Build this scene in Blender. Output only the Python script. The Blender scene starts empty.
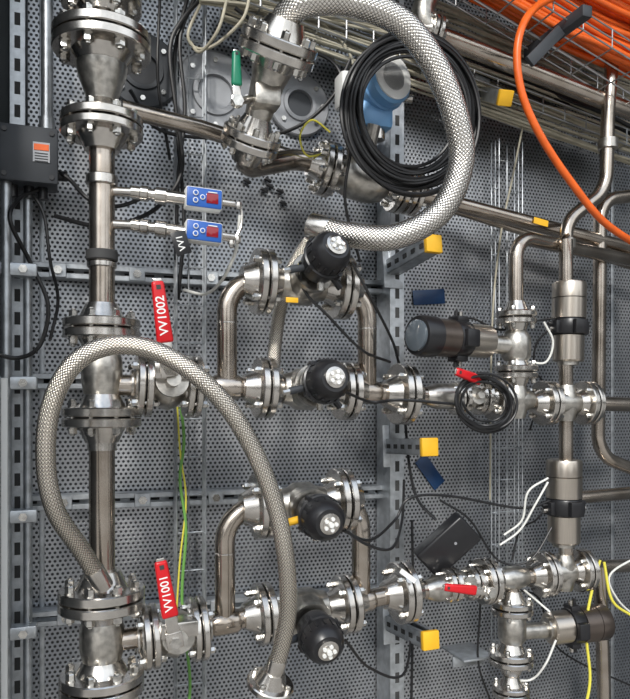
import bpy, bmesh, math, random
from mathutils import Vector, Matrix
random.seed(4)
V=Vector
# ------------------------------------------------------------ camera geometry
F=700.0; YAW=math.radians(20); CAMD=1.9; ZC=1.45; HY=400.0
FW=V((math.sin(YAW),math.cos(YAW),0)); RT=V((math.cos(YAW),-math.sin(YAW),0))
def P(px,py,d=0.3):
    """world point on the vertical plane d metres in front of the back wall"""
    u=(px-315)/F
    dr=FW+RT*u
    t=(CAMD-d)/dr.y
    return V((dr.x*t,-d,ZC+(HY-py)/F*t))
# ------------------------------------------------------------ materials
def newmat(n):
    m=bpy.data.materials.new(n); m.use_nodes=True
    nt=m.node_tree; b=nt.nodes['Principled BSDF']
    return m,nt,b
def mth(nt,op,a,b=None,c=None):
    n=nt.nodes.new('ShaderNodeMath'); n.operation=op
    for i,v in enumerate((a,b,c)):
        if v is None: continue
        if isinstance(v,(int,float)): n.inputs[i].default_value=v
        else: nt.links.new(v,n.inputs[i])
    return n.outputs[0]
def mat(name,col,metal=0.0,rough=0.5,var=0.0,scale=20,bump=0.0,rvar=0.0,stretch=None,col2=None,coat=0):
    m,nt,b=newmat(name)
    b.inputs['Base Color'].default_value=(*col,1)
    b.inputs['Metallic'].default_value=metal
    b.inputs['Roughness'].default_value=rough
    if coat: b.inputs['Coat Weight'].default_value=coat
    if var or bump or rvar or col2:
        tc=nt.nodes.new('ShaderNodeTexCoord'); no=nt.nodes.new('ShaderNodeTexNoise')
        no.inputs['Scale'].default_value=scale; no.inputs['Detail'].default_value=5
        src=tc.outputs['Object']
        if stretch:
            mp=nt.nodes.new('ShaderNodeMapping'); mp.inputs['Scale'].default_value=stretch
            nt.links.new(src,mp.inputs[0]); src=mp.outputs[0]
        nt.links.new(src,no.inputs['Vector'])
        cr=nt.nodes.new('ShaderNodeValToRGB')
        c2=col2 or tuple(c*(1-var) for c in col)
        cr.color_ramp.elements[0].position=.35; cr.color_ramp.elements[1].position=.65
        cr.color_ramp.elements[0].color=(*c2,1)
        cr.color_ramp.elements[1].color=(*col,1)
        nt.links.new(no.outputs[0],cr.inputs[0]); nt.links.new(cr.outputs[0],b.inputs['Base Color'])
        if rvar:
            r=mth(nt,'MULTIPLY_ADD',no.outputs[0],rvar,rough-rvar*.5); nt.links.new(r,b.inputs['Roughness'])
        if bump:
            bp=nt.nodes.new('ShaderNodeBump'); bp.inputs['Strength'].default_value=bump; bp.inputs['Distance'].default_value=.002
            nt.links.new(no.outputs[0],bp.inputs['Height']); nt.links.new(bp.outputs[0],b.inputs['Normal'])
    return m
STEEL=mat('stainless_steel',(.70,.665,.62),1,.23,.25,30,rvar=.12)
PIPE=mat('stainless_pipe',(.56,.50,.44),1,.22,.3,14,rvar=.16,col2=(.40,.345,.29))
CAST=mat('cast_stainless',(.64,.61,.56),1,.32,.35,60,bump=.3,rvar=.15)
BOLT=mat('bolt_steel',(.74,.72,.68),1,.22,.35,80)
GASK=mat('gasket_dark',(.04,.04,.04),0,.7)
GALV=mat('galvanized',(.56,.59,.62),.85,.40,.3,40,rvar=.2)
ZINC=mat('zinc_wire',(.42,.43,.44),.9,.42,.2,40)
BLACK=mat('black_plastic',(.014,.014,.016),0,.34,.2,30)
RUBBER=mat('black_cable',(.010,.010,.011),0,.42)
DGREY=mat('dark_grey_plastic',(.045,.05,.058),0,.5,.15,20)
GREY=mat('grey_seal',(.36,.37,.39),.3,.5,.15,20)
RED=mat('red_sleeve',(.62,.010,.016),0,.3,.15,20)
WHITE=mat('white_plastic',(.78,.78,.76),0,.5)
BLUE=mat('blue_plastic',(.02,.11,.44),0,.4,.15,20)
LBLUE=mat('light_blue_enamel',(.17,.36,.62),.1,.35)
YEL=mat('yellow_cap',(.85,.47,.02),0,.45,.1,30)
YCAB=mat('yellow_cable',(.74,.66,.08),0,.45)
GRN=mat('green_sleeve',(.01,.20,.11),0,.4)
GRNW=mat('green_wire',(.15,.36,.08),0,.5)
ORANGE=mat('orange_cable',(.86,.14,.015),0,.38,.2,30)
BEIGE=mat('beige_cable',(.52,.48,.37),0,.55,.25,30)
WCAB=mat('pale_cable',(.72,.72,.68),0,.5)
GLASS=mat('dark_window',(.10,.12,.14),0,.08,coat=.5)
DISP=mat('dark_red_display',(.25,.01,.02),0,.1,coat=.5)
TAPE=mat('blue_tape',(.01,.045,.13),0,.3)
SATIN=mat('satin_actuator_steel',(.60,.54,.47),1,.28,.15,20,stretch=(60,60,1))
DSATIN=mat('dark_actuator_body',(.14,.115,.10),.8,.30,.2,20)
CONC=mat('concrete',(.36,.335,.30),0,.9,.3,6,bump=.2)
PAINT=mat('painted_steel',(.12,.13,.14),.2,.5,.2,6)
FRAME=mat('dark_frame',(.03,.038,.042),.3,.5,.3,8)
# perforated sheet
def perf():
    m,nt,b=newmat('perforated_sheet')
    tc=nt.nodes.new('ShaderNodeTexCoord'); sp=nt.nodes.new('ShaderNodeSeparateXYZ')
    nt.links.new(tc.outputs['Object'],sp.inputs[0])
    X,Z=sp.outputs[0],sp.outputs[2]; p=.0125; s3=math.sqrt(3)
    def lat(off):
        a=mth(nt,'SUBTRACT',mth(nt,'FRACT',mth(nt,'MULTIPLY_ADD',X,1/p,100+off)),.5)
        c=mth(nt,'MULTIPLY',mth(nt,'SUBTRACT',mth(nt,'FRACT',mth(nt,'MULTIPLY_ADD',Z,1/(p*s3),100+off)),.5),s3)
        return mth(nt,'ADD',mth(nt,'MULTIPLY',a,a),mth(nt,'MULTIPLY',c,c))
    d=mth(nt,'SQRT',mth(nt,'MINIMUM',lat(0),lat(.5)))
    mr=nt.nodes.new('ShaderNodeMapRange'); mr.inputs[1].default_value=.25; mr.inputs[2].default_value=.32
    nt.links.new(d,mr.inputs[0]); solid=mr.outputs[0]
    no=nt.nodes.new('ShaderNodeTexNoise'); no.inputs['Scale'].default_value=2.6; no.inputs['Detail'].default_value=7; no.inputs['Roughness'].default_value=.6
    mp=nt.nodes.new('ShaderNodeMapping'); mp.inputs['Scale'].default_value=(1.6,1,.7)
    nt.links.new(tc.outputs['Object'],mp.inputs[0]); nt.links.new(mp.outputs[0],no.inputs['Vector'])
    cr=nt.nodes.new('ShaderNodeValToRGB'); cr.color_ramp.elements[0].position=.35; cr.color_ramp.elements[1].position=.65
    cr.color_ramp.elements[0].color=(.28,.30,.33,1); cr.color_ramp.elements[1].color=(.56,.57,.59,1)  # lighter noise tones stand in for reflections, put into the sheet colour
    nt.links.new(no.outputs[0],cr.inputs[0])
    mx=nt.nodes.new('ShaderNodeMix'); mx.data_type='RGBA'
    nt.links.new(solid,mx.inputs[0]); mx.inputs[6].default_value=(.020,.021,.025,1)
    nt.links.new(cr.outputs[0],mx.inputs[7]); nt.links.new(mx.outputs[2],b.inputs['Base Color'])
    nt.links.new(mth(nt,'MULTIPLY',solid,.9),b.inputs['Metallic'])
    nt.links.new(mth(nt,'MULTIPLY_ADD',no.outputs[0],.3,.18),b.inputs['Roughness'])
    bp=nt.nodes.new('ShaderNodeBump'); bp.inputs['Strength'].default_value=.5; bp.inputs['Distance'].default_value=.0015
    nt.links.new(solid,bp.inputs['Height']); nt.links.new(bp.outputs[0],b.inputs['Normal'])
    return m
PERF=perf()
def braid(name,N,pitch,c1=(.84,.81,.76),c2=(.22,.20,.18)):
    m,nt,b=newmat(name)
    tc=nt.nodes.new('ShaderNodeTexCoord'); sp=nt.nodes.new('ShaderNodeSeparateXYZ')
    nt.links.new(tc.outputs['UV'],sp.inputs[0]); U,W=sp.outputs[0],sp.outputs[1]
    un=mth(nt,'MULTIPLY',U,float(N)); wn=mth(nt,'MULTIPLY',W,1/pitch)
    a=mth(nt,'ADD',un,wn); c=mth(nt,'SUBTRACT',un,wn)
    sa=mth(nt,'SINE',mth(nt,'MULTIPLY',a,math.pi)); sc=mth(nt,'SINE',mth(nt,'MULTIPLY',c,math.pi))
    h=mth(nt,'ABSOLUTE',mth(nt,'MULTIPLY',sa,sc))
    h=mth(nt,'POWER',h,.5)
    chk=mth(nt,'MODULO',mth(nt,'ADD',mth(nt,'FLOOR',mth(nt,'ADD',a,500)),mth(nt,'FLOOR',mth(nt,'ADD',c,500))),2.0)
    fa=mth(nt,'MULTIPLY',h,mth(nt,'MULTIPLY_ADD',chk,.3,.75))
    cr=nt.nodes.new('ShaderNodeValToRGB'); cr.color_ramp.elements[0].position=.15; cr.color_ramp.elements[1].position=.62
    cr.color_ramp.elements[0].color=(*c2,1); cr.color_ramp.elements[1].color=(*c1,1)
    nt.links.new(fa,cr.inputs[0]); nt.links.new(cr.outputs[0],b.inputs['Base Color'])
    b.inputs['Metallic'].default_value=1; b.inputs['Roughness'].default_value=.27
    bp=nt.nodes.new('ShaderNodeBump'); bp.inputs['Strength'].default_value=.6; bp.inputs['Distance'].default_value=.0022
    nt.links.new(fa,bp.inputs['Height']); nt.links.new(bp.outputs[0],b.inputs['Normal'])
    return m
BRAID_L=braid('braid_large',20,.009)
BRAID_M=braid('braid_medium',18,.0075,(.74,.69,.61),(.20,.175,.15))
# ------------------------------------------------------------ mesh builder
def basis(a):
    a=V(a).normalized()
    h=V((0,0,1)) if abs(a.z)<.9 else V((1,0,0))
    x=h.cross(a).normalized(); return a,x,a.cross(x)
def cr_path(pts,n=8,closed=False):
    pts=[V(p) for p in pts]
    if len(pts)<3 and not closed: return pts
    out=[]; m=len(pts); rng=m if closed else m-1
    for i in range(rng):
        p1=pts[i]; p2=pts[(i+1)%m]
        p0=pts[(i-1)%m] if (closed or i>0) else p1*2-p2
        p3=pts[(i+2)%m] if (closed or i+2<m) else p2*2-p1
        for k in range(n):
            t=k/n
            out.append(.5*((2*p1)+(p2-p0)*t+(2*p0-5*p1+4*p2-p3)*t*t+(3*p1-p0-3*p2+p3)*t**3))
    if not closed: out.append(pts[-1])
    return out
def fillet(pts,bend,n=8):
    pts=[V(p) for p in pts]; out=[pts[0]]
    for i in range(1,len(pts)-1):
        a,b,c=pts[i-1],pts[i],pts[i+1]
        t=min(bend,(a-b).length*.49,(c-b).length*.49)
        p1=b+(a-b).normalized()*t; p2=b+(c-b).normalized()*t
        q1=p1+(b-p1)*.55; q2=p2+(b-p2)*.55
        for k in range(n+1):
            s=k/n; out.append(p1*(1-s)**3+q1*3*s*(1-s)**2+q2*3*s*s*(1-s)+p2*s**3)
    out.append(pts[-1]); return out
class B:
    def __init__(s,name): s.name=name; s.v=[]; s.f=[]; s.m=[]; s.uv=[]; s.mats=[]
    def mi(s,m):
        if m not in s.mats: s.mats.append(m)
        return s.mats.index(m)
    def add(s,vs,fs,m,uvs=None):
        o=len(s.v); s.v+= [tuple(x) for x in vs]; k=s.mi(m)
        for i,f in enumerate(fs):
            s.f.append([o+j for j in f]); s.m.append(k)
            s.uv.append(uvs[i] if uvs else [(0,0)]*len(f))
    def tube(s,pts,r,m,seg=12,smooth=0,closed=False,cap=True):
        if smooth: pts=cr_path(pts,smooth,closed)
        pts=[V(p) for p in pts]; n=len(pts)
        rs=r if isinstance(r,list) else [r]*n
        tans=[]
        for i in range(n):
            a=pts[(i-1)%n] if (closed or i>0) else pts[i]
            b=pts[(i+1)%n] if (closed or i<n-1) else pts[i]
            t=(b-a); tans.append(t.normalized() if t.length>1e-9 else V((0,0,1)))
        _,x,_y=basis(tans[0]); vs=[]; L=0; ls=[]
        for i in range(n):
            if i:
                x=(x-tans[i]*x.dot(tans[i])); x.normalize(); L+=(pts[i]-pts[i-1]).length
            ls.append(L); y=tans[i].cross(x)
            for k in range(seg):
                a=2*math.pi*k/seg; vs.append(pts[i]+(x*math.cos(a)+y*math.sin(a))*rs[i])
        fs=[];uv=[]
        for i in range(n if closed else n-1):
            j=(i+1)%n; l2=ls[j] if j else L
            for k in range(seg):
                k2=(k+1)%seg
                fs.append([i*seg+k,i*seg+k2,j*seg+k2,j*seg+k])
                uv.append([(k/seg,ls[i]),((k+1)/seg,ls[i]),((k+1)/seg,l2),(k/seg,l2)])
        if cap and not closed:
            fs.append(list(range(seg))[::-1]); uv.append([(0,0)]*seg)
            fs.append([(n-1)*seg+k for k in range(seg)]); uv.append([(0,0)]*seg)
        s.add(vs,fs,m,uv)
    def pipe(s,pts,r,m=None,bend=.06,seg=20): s.tube(fillet(pts,bend),r,m or PIPE,seg)
    def lathe(s,p,axis,prof,m,seg=28,rot=0):
        a,x,y=basis(axis); p=V(p); vs=[]
        for h,r in prof:
            r=max(r,1e-5)
            for k in range(seg):
                an=2*math.pi*k/seg+rot; vs.append(p+a*h+(x*math.cos(an)+y*math.sin(an))*r)
        n=len(prof); fs=[]
        for i in range(n-1):
            for k in range(seg):
                k2=(k+1)%seg; fs.append([i*seg+k,i*seg+k2,(i+1)*seg+k2,(i+1)*seg+k])
        fs.append(list(range(seg))[::-1]); fs.append([(n-1)*seg+k for k in range(seg)])
        s.add(vs,fs,m)
    def cyl(s,p0,p1,r,m,seg=20,bev=0):
        p0=V(p0);p1=V(p1); L=(p1-p0).length
        pr=[(0,r),(L,r)] if not bev else [(0,r-bev),(bev,r),(L-bev,r),(L,r-bev)]
        s.lathe(p0,p1-p0,pr,m,seg)
    def box(s,c,sx,sy,sz,m,ax=(1,0,0),ay=(0,1,0),az=(0,0,1),bev=0,seg=2,taper=0):
        bm=bmesh.new(); bmesh.ops.create_cube(bm,size=1)
        for v in bm.verts: v.co=V((v.co.x*sx,v.co.y*sy*(1-taper*(v.co.x+.5)),v.co.z*sz))
        if bev: bmesh.ops.bevel(bm,geom=bm.edges[:],offset=bev,segments=seg,affect='EDGES',profile=.5)
        ax,ay,az=V(ax),V(ay),V(az); c=V(c); bm.verts.index_update()
        vs=[c+ax*v.co.x+ay*v.co.y+az*v.co.z for v in bm.verts]
        fs=[[v.index for v in f.verts] for f in bm.faces]; bm.free()
        s.add(vs,fs,m)
    def flange(s,p,axis,R,th=.016,nb=8,pair=True,neck=.55,hub=1.6,rot=None):
        a,x,y=basis(axis); p=V(p); bv=.0025; g=.002
        sides=[1,-1] if pair else [1]
        for sg in sides:
            s.lathe(p,a*sg,[(g,R-bv),(g+bv,R),(g+th-bv,R),(g+th,R-bv),(g+th,R*neck*1.12),(g+th+.003,R*neck*1.08),(g+th*(1+hub),R*neck*.80),(g+th*(1+hub)+.004,R*neck*.76)],STEEL,36)
        s.cyl(p-a*g,p+a*g,R*.72,GASK,24)
        rb=R*.79; br=R*.085
        for k in range(nb):
            an=2*math.pi*(k+.5)/nb
            c=p+(x*math.cos(an)+y*math.sin(an))*rb
            T=g+th
            s.cyl(c-a*(T+th*.95 if pair else 0.0),c+a*(T+th*.95),br*.68,BOLT,8)
            for sg in sides:
                s.lathe(c+a*sg*T,a*sg,[(0,br*1.5),(.002,br*1.5)],BOLT,10)
                s.lathe(c+a*sg*(T+.002),a*sg,[(0,br*1.3),(th*.6,br*1.3),(th*.7,br*1.05)],BOLT,6,rot=k)
    def text(s,t,p,right,up,size,m):
        cu=bpy.data.curves.new('t','FONT'); cu.body=t; cu.size=size; cu.align_x='CENTER'; cu.align_y='CENTER'; cu.offset=size*.012
        o=bpy.data.objects.new('t',cu); bpy.context.scene.collection.objects.link(o)
        bpy.context.view_layer.update()
        me=o.to_mesh(); p=V(p); r=V(right).normalized(); u=V(up).normalized()
        vs=[p+r*v.co.x+u*v.co.y for v in me.vertices]; fs=[list(q.vertices) for q in me.polygons]
        s.add(vs,fs,m); o.to_mesh_clear(); bpy.data.objects.remove(o)
    def build(s,ang=38):
        me=bpy.data.meshes.new(s.name); me.from_pydata(s.v,[],s.f)
        for m in s.mats: me.materials.append(m)
        me.polygons.foreach_set('material_index',s.m)
        me.polygons.foreach_set('use_smooth',[True]*len(s.f))
        uvl=me.uv_layers.new(name='UVMap'); flat=[]
        for u in s.uv:
            for q in u: flat+=[q[0],q[1]]
        uvl.data.foreach_set('uv',flat)
        me.update(); me.set_sharp_from_angle(angle=math.radians(ang))
        o=bpy.data.objects.new(s.name,me); bpy.context.scene.collection.objects.link(o); return o
X=V((1,0,0)); Y=V((0,1,0)); Z=V((0,0,1))
def cable(name,pts,r,m,smooth=8,seg=8):
    b=B(name); b.tube([P(*p) for p in pts],r,m,seg,smooth); return b.build()
# ------------------------------------------------------------ room shell
XR=2.06
b=B('wall_back'); b.box(((XR-1.3)/2,.011,1.5),XR+1.3,.02,3.0,PERF)
b.build()
b=B('trim_1')
for px in (42,385,612):
    q=P(px,400,.0); b.box((q.x,-.002,1.5),.012,.004,3.0,GALV,bev=.001)
b.build()
xl=P(-60,400,0).x
b=B('wall_left'); b.box((xl-.02,-.3,1.5),.04,.62,3.0,PAINT); b.build()
b=B('wall_right'); b.box((XR+.02,-.45,1.5),.04,.95,3.0,PAINT); b.build()  # unseen container side, added close in to shade the right end
b=B('ceiling'); b.box(((XR-1.3)/2,-.42,3.02),XR+1.3,.9,.04,PAINT); b.build()  # out of view, extended forward to deepen the shade inside
b=B('floor'); b.box(((XR-1.3)/2,-.6,-.02),XR+1.3,1.3,.04,CONC); b.build()
b=B('ground'); b.box((0,-11.3,-.05),40,20,.04,CONC); b.build()
# ------------------------------------------------------------ strut rails
def rail(l,r,h=.038,d0=.004,dep=.04):
    b=B('galvanized_strut_rail'); A=P(l[0],l[1],.03); C=P(r[0],r[1],.03)
    ax=(C-A).normalized(); az=ax.cross(Y)*-1; az=az if az.z>0 else -az; L=(C-A).length; mid=(A+C)/2
    mid.y=-d0-dep/2
    b.box(mid+V((0,dep/2-.002,0)),L,.004,h,GALV,ax,Y,az)
    for s in(-1,1):
        b.box(mid+az*s*(h/2-.002),L,dep,.004,GALV,ax,Y,az)
        b.box(mid+az*s*(h/2-.007)+V((0,-dep/2,0)),L,.003,.013,GALV,ax,Y,az,bev=.001,seg=1)
    n=int(L/.05)
    for i in range(n):
        c=A+ax*(L*(i+.5)/n); c.y=-d0-.0055
        b.box(c,.026,.002,.012,GASK,ax,Y,az)
    for i in range(5):
        c=A+ax*(L*(.1+.19*i)); c.y=-d0-dep-.003
        b.box(c,.04,.006,h*.9,GALV,ax,Y,az,bev=.001,seg=1)
        b.lathe(c,(0,-1,0),[(0,.011),(.01,.011)],BOLT,6)
    b.build()
rail((14,269),(386,288)); rail((16,381),(388,384)); rail((20,503),(390,491)); rail((22,619),(392,592))
def post(px,d,w,dep,z0=0.0,z1=3.0):
    b=B('galvanized_strut_post'); q=P(px,400,d); c=V((q.x,-d,(z0+z1)/2))
    b.box(c+V((0,-dep/2,0)),w,.004,z1-z0,GALV,bev=.001,seg=1)
    for s in(-1,1): b.box(c+V((s*(w/2-.002),0,0)),.004,dep,z1-z0,GALV,bev=.001,seg=1)
    z=z0+.05
    while z<z1:
        b.box((q.x,-d-dep/2-.0015,z),.013,.002,.03,GASK); z+=.055
    b.build()
post(390,.05,.045,.09); post(18,.06,.035,.05)
# left conduits and frame
b=B('vertical_conduit')
q=P(6,400,.16); b.cyl((q.x,-.16,0),(q.x,-.16,2.02),.012,GALV)
b.cyl((q.x+.045,-.13,0),(q.x+.045,-.13,2.02),.010,GALV)
for py in(270,383,516,632):
    c=P(14,py,.15); b.box(c,.10,.035,.03,GALV,bev=.004); b.lathe(c+V((.02,-.017,0)),(0,-1,0),[(0,.01),(.01,.01)],BOLT,6)
b.build()
b=B('door_frame_left'); q=P(-14,400,.2); b.box((q.x,-.2,1.5),.045,.03,3.0,FRAME,bev=.003); b.box((q.x+.035,-.17,.75),.015,.02,1.5,WHITE,bev=.002)
b.build()
b=B('dark_cover_panel'); q=P(12,60,.03); b.box((q.x-.04,-.03,q.z+.12),.15,.05,.62,FRAME,bev=.004); b.box((q.x+.02,-.058,q.z+.12),.012,.006,.60,GALV,bev=.001)
b.box((q.x-.03,-.058,q.z+.05),.008,.006,.5,BEIGE,bev=.001); b.build()
# wall pass-through discs
def disc(px,py,R,m,holes=()):
    b=B('wall_penetration_seal'); p=P(px,py,.0)
    b.lathe(p,(0,-1,0),[(0,R),(.012,R),(.016,R*.96),(.016,R*.55),(.022,R*.53),(.022,R*.42),(.010,R*.40)],m,48)
    for k in range(8):
        a=k*math.pi/4; b.lathe(p+V((math.cos(a)*R*.76,-.016,math.sin(a)*R*.76)),(0,-1,0),[(0,.007),(.006,.007)],BOLT,6)
    b.lathe(p+V((0,-.011,0)),(0,-1,0),[(0,R*.4),(.001,R*.4)],holes or GREY,32); b.build()
disc(214,95,.115,GREY); disc(298,106,.09,GREY,DGREY); disc(142,72,.10,DGREY,BLACK)
# ------------------------------------------------------------ wire trays (vertical)
def wiretray(name,p0,p1,across,n,step,r=.0022,dep=None,m=GALV):
    b=B(name); p0=V(p0);p1=V(p1); ac=V(across); L=(p1-p0).length; ax=(p1-p0).normalized()
    for i in range(n):
        o=ac*(i/(n-1)-.5); b.tube([p0+o,p1+o],r,m,6)
    k=int(L/step)
    dp=V(dep) if dep else None
    for j in range(k+1):
        c=p0+ax*(j*step)
        if dp: b.tube([c-ac*.5+dp,c-ac*.5,c+ac*.5,c+ac*.5+dp],r,m,6)
        else: b.tube([c-ac*.5,c+ac*.5],r,m,6)
    if dp:
        for s in(-.5,.5):
            for w in (.5,1): b.tube([p0+ac*s+dp*w,p1+ac*s+dp*w],r,m,6)
    b.build()
q=P(190,400,.07)
wiretray('wire_cable_tray',(q.x,-.05,.0),(q.x,-.05,2.95),(.075,0,0),3,.10,dep=(0,-.04,0))
q=P(507,400,.06)
wiretray('wire_cable_tray',(q.x,-.04,.7),(q.x,-.04,2.25),(.085,0,0),4,.10,dep=(0,-.04,0))
# ------------------------------------------------------------ main vertical assembly
def tee(b,p,axis,half,r,br=None):
    p=V(p); a=V(axis).normalized(); b.lathe(p-a*half,a,[(0,r*.9),(half*.3,r*1.08),(half*.7,r*1.25),(half*1.3,r*1.25),(half*1.7,r*1.08),(half*2,r*.9)],CAST,28)
b=B('vertical_process_pipe'); px=102; D=.30
pt=lambda y:P(px,y,D)
b.cyl(pt(-60),pt(30),.044,CAST)
b.flange(pt(2),Z,.085,nb=8)
b.flange(pt(44),Z,.105,.02,8)
b.lathe(pt(112),Z,[(0,.031),(.03,.034),(.08,.052),(.1,.055)],CAST)
b.flange(pt(127),Z,.088,.018,8)
b.cyl(pt(330),pt(127),.0275,PIPE,28)
for y in(181,256): b.cyl(pt(y+5),pt(y-5),.034,GASK if y==256 else STEEL,28,.002)
b.cyl(pt(268),pt(262),.032,STEEL,28,.002)
b.flange(pt(329),Z,.082,.019,8)
tee(b,pt(372),Z,.07,.035)
b.flange(pt(417),Z,.084,.019,8)
b.cyl(pt(450),pt(425),.031,STEEL); b.cyl(pt(592),pt(568),.031,STEEL)
b.tube([pt(575),pt(510),pt(440)],.0275,PIPE,24)
b.flange(pt(598),Z,.092,.021,8)
tee(b,pt(638),Z,.07,.038)
b.flange(pt(682),Z,.090,.020,8)
b.cyl(pt(800),pt(690),.030,PIPE)
b.build()
# ------------------------------------------------------------ ball valves
def ballvalve(b,p,axis,R=.072,half=.05,stem=V((0,-1,.15))):
    """flanged body with lever stem"""
    a=V(axis).normalized(); p=V(p)
    for s in(-1,1): b.flange(p+a*s*(half+.004),a,R,.015,4,neck=.6,hub=.5)
    b.lathe(p-a*half*.75,a,[(0,R*.5),(half*.25,R*.68),(half*.75,R*.78),(half*1.1,R*.68),(half*1.5,R*.5)],CAST,28)
    st=V(stem).normalized()
    b.lathe(p,st,[(0,R*.42),(R*.8,R*.42),(R*.82,R*.5),(R*.95,R*.5),(R*.97,R*.22),(R*1.25,R*.22)],CAST,20)
    return p+st*R*1.2
def lever(b,p0,p1,w,m,label=None,nose=None):
    p0=V(p0);p1=V(p1); ax=(p1-p0).normalized(); L=(p1-p0).length
    nrm=(V((0,-1.0,0))-ax*V((0,-1,0)).dot(ax)).normalized(); sd=ax.cross(nrm)
    b.box(p0+ax*L*.17,L*.44,w*.75,.006,STEEL,ax,sd,nrm,bev=.001,taper=.1)
    b.box(p0+ax*L*.02,w*1.0,w*1.0,.008,STEEL,ax,sd,nrm,bev=.002)
    b.box(p0+ax*L*.64,L*.68,w,.014,m,ax,sd,nrm,bev=.006,seg=3,taper=.28)
    b.box(p0+ax*L*.975,L*.07,w*.5,.006,STEEL,ax,sd,nrm,bev=.002)
    b.box(p0+ax*L*.91+nrm*.0074,w*.26,w*.26,.001,GASK,ax,sd,nrm)
    b.lathe(p0-nrm*.006,nrm,[(0,.013),(.018,.013)],BOLT,6)
    if label:
        b.text(label,p0+ax*L*.60+nrm*.0078,ax,nrm.cross(ax),L*.135,WHITE)
def ax_(a,c): return (P(*c)-P(*a)).normalized()
def mani(L,lp,label,hd,act1,act2,vpx):
    b=B('bypass_manifold_piping'); pts=[P(x,y,.30) for x,y in L]
    b.tube(pts,.0235,PIPE,24)
    (x0,y0),(x1,y1),(x2,y2),(x3,y3)=lp
    b.pipe([P(x0,y0,.30),P(x1,y1,.30),P(x2,y2,.30),P(x3,y3,.30)],.0235,PIPE,.075,24)
    a=ax_((x1,y1,.3),(x2,y2,.3))
    def at(xs,pa,pb):
        t=(xs-pa[0])/(pb[0]-pa[0]); return P(xs,pa[1]+(pb[1]-pa[1])*t,.3)
    for xs in(262,341): b.flange(at(xs,(x1,y1),(x2,y2)),a,.078,.017,4)
    c=at(302,(x1,y1),(x2,y2))
    b.lathe(c-a*.055,a,[(0,.036),(.02,.04),(.035,.05),(.075,.05),(.09,.04),(.11,.036)],CAST,28)
    def line(xs):
        for (p,q) in zip(L[:-1],L[1:]):
            if p[0]<=xs<=q[0]: return at(xs,p,q)
        return P(xs,L[-1][1],.3)
    la=(pts[-1]-pts[0]).normalized()
    for xs,R in((264,.072),(346,.072),(402,.078)): b.flange(line(xs),la,R,.017,4)
    c2=line(304)
    b.lathe(c2-la*.055,la,[(0,.036),(.02,.04),(.035,.05),(.075,.05),(.09,.04),(.11,.036)],CAST,28)
    for xs in(x0,x3):
        c3=line(xs); b.lathe(c3-la*.035,la,[(0,.0235),(.01,.029),(.06,.029),(.07,.0235)],PIPE,24)
    for xx,yy in((x1,y1+45),(x2,y2+40)): b.lathe(P(xx,yy,.3),Z,[(0,.0238),(.001,.025),(.004,.025),(.005,.0238)],STEEL,24)
    b.build()
    for base,(ax,ay) in((c,act1),(c2,act2)):
        e=P(ax,ay,.45)
        g=B('valve_actuator'); d=(e-base).normalized(); Lb=(e-base).length
        g.lathe(base,d,[(.02,.05),(.05,.046),(.052,.05),(.064,.05),(.066,.02),(Lb-.06,.02)],CAST,28)
        g.lathe(base,d,[(Lb-.080,.034),(Lb-.078,.042),(Lb-.046,.047),(Lb-.044,.051),(Lb-.034,.052),(Lb-.032,.048),(Lb-.005,.047),(Lb+.010,.042),(Lb+.020,.032)],BLACK,36)
        g.lathe(base,d,[(Lb+.016,.024),(Lb+.024,.024),(Lb+.026,.017),(Lb+.028,.017)],STEEL,20)
        _,xx,yy=basis(d)
        for k in range(5):
            an=k*math.pi/2.5; g.lathe(base+d*(Lb+.024)+(xx*math.cos(an)+yy*math.sin(an))*.013,d,[(0,.0045),(.007,.0045)],WHITE,8)
        g.lathe(base+d*(Lb+.024),d,[(0,.006),(.011,.006)],WHITE,8)
        for k in range(4):
            an=k*math.pi/2+.6; g.lathe(base+d*(Lb-.05)+(xx*math.cos(an)+yy*math.sin(an))*.050,d,[(0,.006),(.020,.006)],BLACK,8)
        for k in range(16):
            an=k*math.pi/8; g.box(base+d*(Lb-.018)+(xx*math.cos(an)+yy*math.sin(an))*.0475,.022,.004,.004,BLACK,d,(xx*-math.sin(an)+yy*math.cos(an)),(xx*math.cos(an)+yy*math.sin(an)))
        pq=base+d*(Lb-.06)
        g.cyl(pq+V((-.035,0,-.01)),pq+V((-.072,0,-.018)),.009,YEL if ay>500 and ay<600 else DGREY,10); g.cyl(pq+V((-.07,0,-.018)),pq+V((-.088,0,-.022)),.006,BOLT,6)
        g.cyl(pq+Z*-.03,pq+Z*-.062,.008,BOLT,8); g.cyl(pq+V((.03,0,-.03)),pq+V((.05,0,-.055)),.008,BLACK,8)
        g.build()
    g=B('ball_valve'); vp=line(vpx)
    ballvalve(g,vp,la)
    g.box(vp+V((0,-.055,.030)),.080,.06,.035,STEEL,bev=.004)
    h0=P(hd[0],hd[1],.40); h1=P(hd[2],hd[3],.41)
    g.cyl(vp+V((0,-.06,.02)),h0,.010,STEEL,10)
    lever(g,h0,h1,.036,RED,label)
    g.build()
mani([(118,385),(190,386),(265,388),(345,391),(402,394),(425,396)],
     [(227,387),(227,279),(367,290),(367,392)],'VV1002',(169,370,157,279),(332,250),(331,379),168)
mani([(118,640),(190,630),(265,613),(345,604),(402,592),(425,590)],
     [(225,622),(225,509),(361,498),(361,598)],'VV1001',(175,642,160,559),(326,521),(325,645),174)
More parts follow.
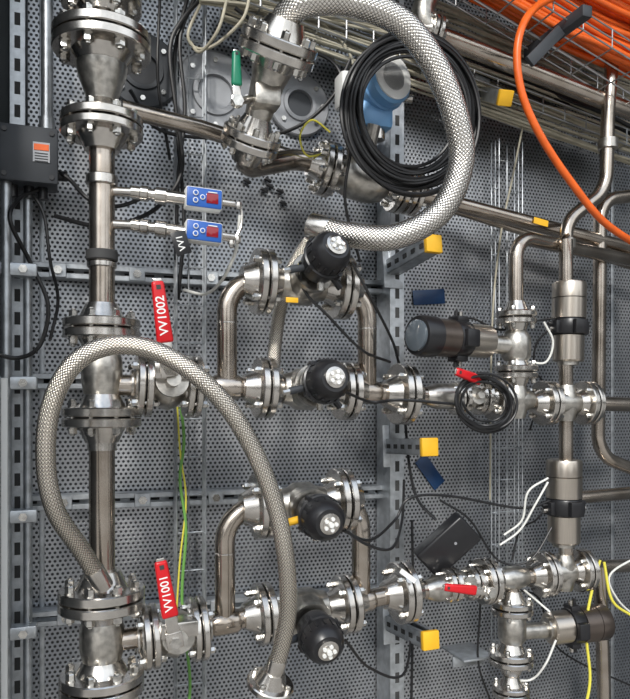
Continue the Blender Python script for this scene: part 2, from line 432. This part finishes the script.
# ------------------------------------------------------------ braided hoses
def hose(pts,r,m,ends=True,flg=None,smooth=10):
    b=B('braided_flexible_hose'); pp=cr_path([P(*p) for p in pts],smooth)
    b.tube(pp,r,m,28)
    for a,c in((pp[0],pp[3]),(pp[-1],pp[-4])):
        d=(c-a).normalized(); b.lathe(a-d*.02,d,[(0,r*.9),(.002,r*1.12),(.05,r*1.12),(.055,r*1.02)],STEEL,24)
    if flg:
        a,c=pp[-1],pp[-4]; d=(c-a).normalized(); b.flange(a-d*.04,d,flg,.014,4,pair=False,neck=.62)
    b.build()
hose([(283,42,.46),(284,20,.48),(306,3,.52),(350,2,.55),(400,22,.56),(434,64,.56),(456,118,.55),(461,165,.53),(440,212,.50),(395,237,.46),(350,235,.40),(318,228,.34)],.029,BRAID_L)
hose([(345,232,.30),(318,234,.26),(296,262,.22),(282,300,.20),(275,345,.22),(273,380,.26)],.017,BRAID_M)
hose([(100,580,.38),(80,548,.42),(56,512,.46),(46,466,.48),(50,410,.50),(72,366,.52),(108,346,.53),(150,349,.54),(192,372,.55),(228,408,.55),(256,455,.54),(276,508,.53),(286,560,.52),(288,610,.50),(282,645,.48),(274,672,.46)],.0185,BRAID_M,flg=.052)
# ------------------------------------------------------------ hose flange assembly top centre
b=B('hose_connection_valve'); A=P(281,38,.46); C=P(251,140,.34); d=(C-A).normalized()
b.flange(A+d*.02,d,.085,.020,8,neck=.6)
b.lathe(A,d,[(.05,.05),(.09,.038),(.15,.032),((C-A).length-.05,.03)],CAST,28)
b.box(A.lerp(C,.62)+V((.0,-.03,0)),.06,.05,.05,CAST,bev=.008)
b.flange(C,d,.068,.018,8,neck=.6)
b.pipe([C+d*.02,P(246,168,.28),P(300,158,.20),P(335,171,.20)],.026,PIPE,.05)
hp=P(237,102,.44); b.cyl(A.lerp(C,.55),hp,.008,STEEL,10)
lever(b,hp,P(236,50,.44),.024,GRN)
b.build()
# ------------------------------------------------------------ flow line with meter
b=B('flow_meter_line')
b.tube([P(120,108,.25),P(200,128,.20),P(330,170,.20)],.020,PIPE,20)
b.tube([P(330,170,.20),P(405,191,.20),P(640,251,.20)],.021,PIPE,20)
a=ax_((330,170,.2),(405,191,.2))
b.flange(P(326,169,.20),a,.070,.017,8); b.flange(P(398,190,.20),a,.062,.015,4); b.flange(P(412,194,.20),a,.058,.014,4,hub=.5)
c=P(362,179,.20); b.lathe(c-a*.075,a,[(0,.03),(.02,.05),(.05,.058),(.10,.058),(.13,.05),(.15,.03)],CAST,28)
b.cyl(c,P(374,125,.24),.018,CAST)
for x,y in((356,168),(372,178)): b.cyl(P(x,y,.2),P(x-6,y-24,.27),.013,CAST,12,.002)
b.box(P(541,222,.225),.05,.001,.018,YEL,a,Y,a.cross(Y)*-1)
b.build()
b=B('flow_transmitter'); c=P(379,86,.22); dd=V((.25,-1,.05)).normalized()
b.lathe(c,dd,[(-.08,.048),(-.075,.060),(.0,.066),(.002,.072),(.02,.072),(.022,.066),(.05,.066),(.056,.060)],LBLUE,36)
b.lathe(c,dd,[(.050,.058),(.060,.058),(.062,.044),(.060,.040)],WHITE,32); b.lathe(c+dd*.056,dd,[(0,.038),(.004,.036)],GREY,28)
b.box(c+V((-.01,.02,-.08)),.09,.08,.07,LBLUE,bev=.012)
b.box(c+V((-.085,.02,-.02)),.05,.06,.09,WHITE,bev=.01)
b.cyl(c+V((.05,0,-.02)),c+V((.09,-.02,-.03)),.012,STEEL,12); b.cyl(c+V((-.0,0.01,-.10)),c+V((-.0,.01,-.14)),.02,STEEL,16)
b.build()
# ------------------------------------------------------------ sensors
def sensor(y):
    b=B('pressure_switch')
    b.cyl(P(108,y-15+6,.30),P(140,y-10+3,.33),.011,STEEL,14)
    b.lathe(P(132,y-8,.33),ax_((132,y-8,.33),(184,y-1,.36)),[(0,.014),(.018,.014),(.02,.017),(.035,.017),(.037,.012),(.05,.012),(.052,.018),(.075,.018),(.077,.014),(.12,.014)],STEEL,16)
    c=P(203,y,.37); ax=ax_((184,y-2,.37),(222,y+3,.37)); up=-ax.cross(Y); up=up if up.z>0 else -up
    b.box(c,.080,.034,.046,WHITE,ax,Y,up,bev=.004)
    b.box(c+V((0,-.014,0)),.077,.01,.042,BLUE,ax,Y,up,bev=.003)
    f=c+V((0,-.0195,0))
    b.box(f+ax*.017,.026,.002,.022,DISP,ax,Y,up,bev=.0006); b.box(f+ax*.017+V((0,-.001,0))+up*.013,.020,.001,.002,WHITE,ax,Y,up)
    for i in(-1,1): b.lathe(f-ax*.020+up*.008*i,(0,-1,0),[(0,.0058),(.003,.0058)],WHITE,14); b.lathe(f-ax*.020+up*.008*i+V((0,-.003,0)),(0,-1,0),[(0,.0040),(.001,.0040)],BLUE,12)
    b.lathe(f-ax*.005,(0,-1,0),[(0,.0055),(.003,.0055)],WHITE,14); b.lathe(f-ax*.005+V((0,-.003,0)),(0,-1,0),[(0,.0038),(.001,.0038)],BLUE,12)
    e=c+ax*.041; b.cyl(e,e+ax*.03,.008,STEEL,12,.001)
    b.build()
sensor(200); sensor(233)
cable('impulse_tubing',[(226,204,.37),(240,208,.37),(241,226,.37),(232,240,.37),(214,236,.37)],.0032,STEEL)
cable('impulse_tubing',[(240,215,.37),(236,250,.34),(222,280,.28),(205,294,.2),(184,290,.12)],.004,WCAB)
for x,y in((239,206),(238,240),(232,244)):
    b=B('brass_fitting'); c=P(x,y,.37); b.lathe(c-V((0,0,.008)),Z,[(0,.006),(.005,.007),(.011,.007),(.016,.006)],STEEL,6); b.build()
b=B('equipment_tag'); c=P(181,243,.39); b.box(c,.034,.002,.050,BLACK,V((.95,0,.3)).normalized(),Y,V((-.3,0,.95)).normalized(),bev=.0008); b.text('VV1',c+V((0,-.002,0)),V((-.3,0,.95)),V((-.95,0,-.3)),.020,WHITE); b.cyl(P(178,232,.385),P(172,224,.34),.0012,BLACK,6); b.build()
b=B('equipment_tag'); b.box(P(292,300,.36),.03,.002,.012,YEL,bev=.0005); b.build()
# ------------------------------------------------------------ junction box
b=B('junction_box'); c=P(29,160,.14)
b.box(c,.125,.08,.125,DGREY,bev=.006); b.box(c+V((0,-.042,0)),.128,.012,.128,DGREY,bev=.004)
for i in(-1,1):
    for j in(-1,1): b.lathe(c+V((i*.05,-.048,j*.05)),(0,-1,0),[(0,.006),(.003,.006)],BLACK,8)
b.box(c+V((.028,-.049,.005)),.036,.002,.045,GREY); b.box(c+V((.028,-.0505,.016)),.032,.002,.014,ORANGE)
for k in range(4): b.box(c+V((.028,-.0505,.002-.006*k)),.028,.001,.002,BLACK)
for i in(-.035,0,.03): b.cyl(c+V((i,0,-.06)),c+V((i,0,-.09)),.012,BLACK,10)
b.cyl(c+V((.06,0,-.03)),c+V((.085,0,-.03)),.012,BLACK,10)
b.build()
b=B('cable_conduit'); q=P(47,60,.10); b.cyl((q.x,-.10,q.z-.14),(q.x,-.10,2.99),.014,GALV)
b.cyl((q.x,-.10,q.z-.14),(q.x,-.10,q.z-.17),.018,GALV,12); b.build()
# ------------------------------------------------------------ bracket arms with yellow caps
def arm(p0,p1,w=.042):
    b=B('cantilever_bracket'); A=P(*p0); C=P(*p1); ax=(C-A).normalized(); sd=ax.cross(Z).normalized(); up=sd.cross(ax)
    L=(C-A).length; m=(A+C)/2
    for s in(-1,1):
        b.box(m+sd*s*(w/2-.002),L,.004,w,GALV,ax,sd,up); b.box(m+sd*s*(w/2-.006)+up*(w/2-.002),L,.010,.004,GALV,ax,sd,up)
    b.box(m-up*(w/2-.002),L,w,.004,GALV,ax,sd,up)
    b.box(A,.008,.06,.12,GALV,ax,sd,up,bev=.001)
    n=int(L/.04)
    for i in range(n): b.box(A+ax*L*(i+.5)/n-sd*(w/2+.001)*(1 if sd.y>0 else -1),.018,.002,.012,GASK,ax,sd,up)
    b.box(C,.016,w+.006,w+.006,YEL,ax,sd,up,bev=.003)
    b.build()
arm((392,268,.09),(433,244,.30)); arm((392,446,.09),(429,447,.30)); arm((392,622,.09),(430,640,.30)); arm((478,92,.09),(505,98,.26),.036)
# ------------------------------------------------------------ right hand piping
b=B('distribution_piping')
r=.0195
def Q(x,y,d=.30): return P(x,y,d)
b.tube([Q(420,396),Q(500,400),Q(640,405)],.021,PIPE,20)
b.lathe(Q(425,396),X,[(0,.024),(.03,.034),(.09,.034),(.12,.024)],CAST,24)
for x in(546,586): b.flange(Q(x,403),X,.062,.015,4)
tee(b,Q(566,403),X,.055,.027); tee(b,Q(566,403),Z,.05,.025)
tee(b,Q(516,400),Z,.05,.026); tee(b,Q(516,400),X,.05,.026)
b.flange(Q(497,399),X,.058,.015,4)
b.pipe([Q(516,400),Q(516,236),Q(560,246,.27),Q(640,262,.2)],r,PIPE,.06)
b.flange(Q(516,318),Z,.055,.015,4); b.flange(Q(516,372),Z,.058,.015,4)
b.lathe(Q(516,364),Z,[(0,.025),(.02,.040),(.07,.040),(.09,.028)],CAST,24)
b.cyl(Q(516,346),Q(489,344),.025,CAST,20,.002)
b.pipe([Q(566,560),Q(566,240),Q(566,240)+V((0,.05,.0))],r,PIPE,.0)
b.pipe([Q(566,250,.28),Q(566,222,.27),Q(606,190,.27),Q(608,110,.27),Q(612,60,.27)],r,PIPE,.05)
b.lathe(Q(608,150,.27),Z,[(0,.02),(.003,.028),(.03,.028),(.033,.02)],CAST); b.lathe(Q(566,250,.29),Z,[(0,.02),(.003,.026),(.03,.026),(.033,.02)],CAST)
b.pipe([Q(640,195,.2),Q(600,200,.2),Q(600,245,.2),Q(598,455,.2),Q(640,472,.2)],.020,PIPE,.06)
b.tube([Q(572,498,.22),Q(640,492,.22)],r,PIPE,20)
b.tube([Q(590,567,.25),Q(640,565,.25)],r,PIPE,20)
b.tube([Q(420,590),Q(485,581),Q(590,569)],.021,PIPE,20)
la=ax_((485,581,.3),(580,570,.3))
for x,y,R in((486,581,.062),(544,574,.062),(581,570,.060)): b.flange(Q(x,y),la,R,.015,4)
tee(b,Q(564,572),Z,.05,.025); tee(b,Q(564,572),la,.05,.026); tee(b,Q(512,578),la,.045,.026)
b.lathe(Q(425,590),la,[(0,.024),(.03,.034),(.09,.034),(.12,.024)],CAST,24)
b.cyl(Q(512,578),Q(512,760),r,PIPE,20)
b.flange(Q(512,607),Z,.056,.015,4); b.flange(Q(511,657),Z,.060,.015,4); b.flange(Q(511,690),Z,.05,.013,4)
b.lathe(Q(512,645),Z,[(0,.025),(.02,.038),(.07,.038),(.09,.028)],CAST,24)
b.cyl(Q(512,632),Q(545,630),.022,CAST,20,.002)
b.pipe([Q(600,566,.28),Q(604,690,.28),Q(604,800,.28)],r,PIPE,.04)
b.build()
def pact(base,axis,L,R,window=False,dark=False):
    """piston actuator: steel cylinder, black solenoid collar, steel cap"""
    b=B('pneumatic_actuator'); a=V(axis).normalized(); base=V(base); SM=DSATIN if dark else SATIN
    b.lathe(base,a,[(-.03,R*.30),(.0,R*.30),(.002,R*.62),(.012,R*.62)],CAST,24)
    b.lathe(base,a,[(.012,R*.80),(.016,R*.90),(L*.36,R*.90),(L*.37,R*.82)],SATIN,36)
    b.lathe(base,a,[(L*.37,R*.80),(L*.372,R*.97),(L*.38,R),(L*.54,R),(L*.555,R*.96),(L*.56,R*.9)],BLACK,36)
    b.lathe(base,a,[(L*.56,R*.90),(L*.565,R*.99),(L*.80,R*.99),(L*.81,R*.9)],SM,36)
    if window:
        b.lathe(base,a,[(L*.80,R*.9),(L*.805,R*1.06),(L*.97,R*1.06),(L,R*.99)],BLACK,36)
        b.lathe(base,a,[(L*.99,R*.82),(L*1.02,R*.80),(L*1.03,R*.72)],GLASS,28)
    else: b.lathe(base,a,[(L*.81,R*.99),(L*.97,R*.99),(L*.995,R*.94),(L,R*.86),(L*1.0,R*.3)],SM,36)
    s=V((0,-1,0)); s=(s-a*s.dot(a)).normalized(); t=a.cross(s)
    b.box(base+a*L*.455+s*R*.95,L*.17,R*.9,R*.5,BLACK,a,t,s,bev=.004)
    for q in(-1,1):
        b.box(base+a*L*.455+t*q*R*1.02,L*.15,R*.35,R*.8,BLACK,a,t,s,bev=.003)
        b.cyl(base+a*L*.43+t*q*R*1.0,base+a*L*.43+t*q*R*1.45,.007,STEEL,8); b.cyl(base+a*L*.49+t*q*R*1.0,base+a*L*.49+t*q*R*1.5,.005,BLACK,8)
    b.build()
pact(Q(490,342),-X+V((0,-.22,.02)),.255,.049,True,True)
pact(Q(568,366),Z+V((.02,0,0)),.235,.047)
pact(Q(564,547),Z,.245,.049)
pact(Q(545,629),X+V((0,-.1,.03)),.19,.050,False,True)
b=B('ball_valve'); p=Q(470,398); ballvalve(b,p,X,.045,.03); h=Q(490,384,.36); b.cyl(p,h,.007,STEEL,8); lever(b,h,Q(455,371,.41),.028,RED); b.build()
b=B('ball_valve'); p=Q(462,584); ballvalve(b,p,X,.045,.03); h=Q(490,592,.37); b.cyl(p,h,.007,STEEL,8); lever(b,h,Q(443,587,.37),.026,RED); b.box(Q(408,576,.38),.05,.002,.012,WHITE,V((.8,0,-.6)),Y,V((.6,0,.8))); b.build()
# overhead pipes
b=B('overhead_header_pipe'); b.tube([P(425,30,.25),P(640,115,.25)],.024,PIPE,20); b.flange(P(432,33,.25),ax_((425,30,.25),(640,115,.25)),.05,.013,4)
b.pipe([P(432,36,.25),P(420,15,.25),P(440,-30,.25)],.03,CAST,.04)
b.build()
b=B('overhead_branch_pipe'); b.tube([P(395,190,.10),P(640,268,.10)],.015,PIPE,16); b.build()
# overhead cables
def bundle(name,a,c,n,w,r,m,jit=.012,seg=7,sag=.02,parts=6):
    b=B(name); A=P(*a); C=P(*c); d=(C-A).normalized(); s=d.cross(Y).normalized()
    for i in range(n):
        o=s*random.uniform(-w,w)+Y*random.uniform(-w*.5,w*.5); pts=[]
        for k in range(parts+1):
            pts.append(A.lerp(C,k/parts)+o+V((0,random.uniform(-jit,jit),random.uniform(-jit,jit)-sag*math.sin(k*math.pi))))
        b.tube(pts,r,m,seg,5)
    b.build()
bundle('beige_cable_bundle',(225,-2,.12),(640,150,.12),30,.06,.0038,BEIGE,.006)
bundle('beige_cable_bundle',(420,10,.10),(640,95,.10),22,.045,.0038,BEIGE,.006)
bundle('beige_cable_bundle',(200,-12,.16),(420,28,.16),16,.03,.0036,BEIGE,.006)
bundle('black_cable_bundle',(390,20,.14),(640,135,.14),7,.035,.005,RUBBER,.006)
b=B('orange_cable_bundle')
for i in range(30):
    y=-46+i*2.7+random.uniform(-2,2); d=.24+.10*random.random(); j=lambda:random.uniform(-4,4)
    b.tube([P(470,y-36+j(),d),P(520,y-10+j(),d),P(560,y+10+j(),d),P(605,y+32+j(),d),P(660,y+58+j(),d)],.0095,ORANGE,10,7)
b.tube([P(*q) for q in((560,-6,.42),(535,8,.46),(521,30,.48),(517,62,.48),(524,100,.48),(544,142,.48),(574,186,.47),(604,222,.45),(645,250,.42))],.0095,ORANGE,12,10)
b.build()
A=P(440,-30,.34);C=P(660,104,.34)
wiretray('wire_cable_tray',A,C,(0,.16,0),4,.10,.0024,dep=(0,0,.05),m=ZINC)
A=P(225,8,.12);C=P(650,165,.12)
wiretray('wire_cable_tray',A,C,(0,.12,0),4,.08,.0025,dep=(0,0,.05),m=ZINC)
b=B('tray_support_bracket'); b.box(P(556,34,.36),.03,.24,.03,DGREY,bev=.003)
tx=ax_((525,66,.4),(570,20,.4)); b.box(P(545,46,.40),.14,.012,.03,DGREY,tx,Y,tx.cross(Y)*-1,bev=.002); b.build()
# ------------------------------------------------------------ cable coils
def coil(cx,cy,rx,ry,d,n,r,m,spread=.12,name='cable_coil'):
    b=B(name)
    for i in range(n):
        f=1+random.uniform(-spread,spread); ox=random.uniform(-6,6)*rx/60; oy=random.uniform(-6,6)*rx/60; dd=d+random.uniform(-.02,.02)
        ph=random.random(); pts=[]
        for k in range(14):
            a=2*math.pi*k/14
            pts.append(P(cx+ox+math.cos(a+ph)*rx*f+math.sin(a+ph)*3,cy+oy+math.sin(a+ph)*ry*f,dd+random.uniform(-.006,.006)))
        b.tube(pts,r,m,7,4,closed=True)
    b.build()
coil(410,112,58,69,.36,24,.0045,RUBBER,.17)
coil(484,404,26,24,.38,7,.0035,RUBBER,.18)
cable('black_cable',[(350,80,.36),(352,140,.34),(345,200,.30),(360,262,.25)],.004,RUBBER)
# ------------------------------------------------------------ loose cables
cb=lambda pts,r=.0036,m=RUBBER,n='black_cable':cable(n,pts,r,m)
cb([(205,-5,.12),(182,20,.12),(170,50,.12),(176,110,.12),(182,170,.12),(160,205,.14),(128,222,.2),(95,226,.2),(55,216,.14)],.0055)
cb([(196,-5,.11),(180,40,.11),(185,110,.11),(178,180,.10),(176,260,.08)],.005)
cb([(188,-5,.10),(174,60,.10),(178,140,.10),(184,220,.10),(178,300,.07)],.005)
cb([(52,168,.14),(70,180,.16),(90,200,.2),(120,206,.16),(160,190,.12)],.005)
cb([(44,188,.14),(20,198,.16),(10,220,.2),(30,262,.16),(48,305,.16),(40,345,.16),(18,358,.2),(-10,352,.22)],.005)
cb([(30,190,.14),(44,215,.15),(50,260,.15),(58,300,.1),(50,340,.1)],.004)
cb([(130,90,.1),(160,130,.1),(230,138,.1),(290,130,.12),(330,100,.14),(350,60,.14)],.005)
cb([(235,8,.2),(280,40,.18),(330,60,.18),(345,90,.2),(346,130,.25)],.005)
cb([(300,262,.40),(304,290,.36),(330,318,.36),(362,350,.34),(390,362,.28)])
cb([(352,262,.40),(372,300,.4),(392,340,.34),(398,360,.28),(402,374,.28)])
cb([(345,392,.42),(372,402,.36),(400,400,.4),(455,404,.38)])
cb([(342,530,.42),(370,540,.38),(395,520,.3),(410,498,.3),(450,496,.3),(520,508,.3),(553,500,.3)])
cb([(345,530,.42),(368,545,.4),(392,548,.36),(402,520,.2),(404,480,.12)])
cb([(440,500,.3),(470,520,.3),(498,560,.28),(530,560,.3),(556,520,.3)],.003)
cb([(455,330,.3),(470,318,.3),(500,330,.28),(530,322,.3),(556,318,.3)],.003)
cb([(548,330,.3),(536,345,.28),(534,370,.26),(542,385,.2),(530,430,.1)],.003)
cb([(548,505,.3),(536,520,.28),(520,530,.2),(512,560,.2)],.003)
cb([(470,560,.25),(480,600,.25),(478,660,.25),(490,700,.25)],.003)
cb([(520,590,.25),(540,600,.22),(560,650,.22),(640,690,.2)],.003)
cb([(436,520,.3),(418,500,.25),(410,470,.2),(405,420,.12)],.004)
cb([(345,640,.42),(370,668,.36),(405,672,.3),(412,600,.15),(408,560,.1)],.0035)
cb([(412,520,.1),(413,600,.1),(411,720,.1)],.004)
cb([(160,-5,.09),(158,80,.09),(170,160,.09)],.004)
for pts in ([(544,322,.33),(553,342,.33),(546,362,.32),(528,362,.3)],[(548,482,.33),(535,505,.32),(520,530,.3),(500,545,.28)],[(548,478,.33),(528,492,.32),(522,520,.3),(504,535,.28)],[(556,640,.34),(545,665,.33),(530,680,.3),(505,678,.3)],[(550,612,.33),(536,600,.3),(524,590,.3)],[(640,555,.3),(610,575,.3),(618,600,.3),(640,620,.3)]):
    cb(pts,.003,WCAB,'pneumatic_tube')
cb([(600,560,.33),(592,590,.33),(586,630,.33),(590,680,.33),(582,720,.33)],.004,YCAB,'yellow_cable')
cb([(604,562,.32),(612,600,.33),(632,616,.33),(650,630,.33)],.004,YCAB,'yellow_cable')
cb([(330,132,.24),(312,120,.26),(300,136,.26),(308,156,.24),(332,150,.22)],.0025,YCAB,'yellow_cable')
cb([(350,232,.34),(332,236,.36),(312,250,.36),(296,268,.36)],.0025,YCAB,'yellow_cable')
cb([(180,400,.10),(184,440,.1),(180,480,.1),(186,530,.1),(182,600,.1),(190,680,.1),(186,720,.1)],.004,GRNW,'earth_wire')
cb([(176,380,.10),(180,450,.1),(186,500,.1),(180,560,.1),(176,620,.1)],.0025,YCAB,'earth_wire')
cb([(250,-5,.2),(242,20,.2),(215,45,.15),(196,48,.12),(188,34,.12),(200,5,.12)],.004,BEIGE,'beige_cable')
cb([(228,-5,.2),(218,30,.2),(200,52,.14),(189,40,.1)],.004,BEIGE,'beige_cable')
cb([(285,0,.15),(330,30,.14),(352,60,.14),(358,110,.14)],.004,BEIGE,'beige_cable')
cb([(524,120,.12),(512,180,.12),(500,240,.1),(492,330,.08),(490,500,.08)],.003,BEIGE,'beige_cable')
# black device
b=B('black_power_supply'); c=P(447,545,.26); ax=V((.62,-.25,.62)).normalized(); sd=V((-.7,0,.7)); sd=(sd-ax*sd.dot(ax)).normalized(); nn=ax.cross(sd)
b.box(c,.16,.095,.045,BLACK,ax,sd,nn,bev=.008,seg=3); b.lathe(c+nn*(-.023 if nn.y>0 else .023)+ax*.02,nn*(-1 if nn.y>0 else 1),[(0,.004),(.002,.004)],GREY,12); b.build()
for x,y,rt in((429,297,.1),(430,472,-.9)):
    b=B('blue_tape_strip'); t=V((math.cos(rt),0,math.sin(rt))); b.box(P(x,y,.004),.11,.002,.045,TAPE,t,Y,V((-t.z,0,t.x)),bev=.0006); b.build()
b=B('wall_cable_clip')
for x,y in((240,165),(247,181),(268,180),(270,186),(280,191),(283,203),(264,190)):
    b.box(P(x,y,.012),.022,.012,.008,BLACK,V((.9,0,-.4)).normalized(),Y,V((.4,0,.9)).normalized(),bev=.002)
b.build()
b=B('support_plate'); b.box(P(468,652,.2),.10,.12,.006,GALV,bev=.001); b.box(P(468,660,.2),.10,.006,.03,GALV,bev=.001); b.build()
# ------------------------------------------------------------ lights
w=bpy.data.worlds.new('World'); bpy.context.scene.world=w; w.use_nodes=True; nt=w.node_tree
bg=nt.nodes['Background']; tc=nt.nodes.new('ShaderNodeTexCoord'); sp=nt.nodes.new('ShaderNodeSeparateXYZ'); nt.links.new(tc.outputs['Generated'],sp.inputs[0])
no=nt.nodes.new('ShaderNodeTexNoise'); no.inputs['Scale'].default_value=4; nt.links.new(tc.outputs['Generated'],no.inputs['Vector'])
zz=mth(nt,'ADD',sp.outputs[2],mth(nt,'MULTIPLY_ADD',no.outputs[0],.9,-.45))
cr=nt.nodes.new('ShaderNodeValToRGB'); e=cr.color_ramp.elements
nt.links.new(mth(nt,'MULTIPLY_ADD',zz,.5,.5),cr.inputs[0])
e[0].position=.3; e[0].color=(.14,.13,.12,1); e[1].position=1; e[1].color=(.62,.78,1.05,1)
for p,c in((.45,(.20,.18,.16)),(.51,(.05,.05,.05)),(.56,(.10,.10,.10)),(.59,(1.15,1.18,1.2)),(.72,(1.3,1.38,1.45))):
    q=e.new(p); q.color=(*c,1)
nt.links.new(cr.outputs[0],bg.inputs[0]); bg.inputs[1].default_value=1.1
s=bpy.data.lights.new('sun','SUN'); s.energy=3.0; s.angle=math.radians(6); s.color=(1,.97,.92)
so=bpy.data.objects.new('sun',s); bpy.context.scene.collection.objects.link(so)
so.rotation_euler=V((.5,1,-.75)).to_track_quat('-Z','Y').to_euler()
# camera
cam=bpy.data.cameras.new('camera'); co=bpy.data.objects.new('camera',cam); bpy.context.scene.collection.objects.link(co)
cam.sensor_fit='HORIZONTAL'; cam.sensor_width=36; cam.lens=F/630*36; cam.shift_y=(HY-349.5)/630; cam.clip_start=.02
co.location=(0,-CAMD,ZC); co.rotation_euler=(math.radians(90),0,-YAW)
bpy.context.scene.camera=co
bpy.context.scene.view_settings.view_transform='Standard'
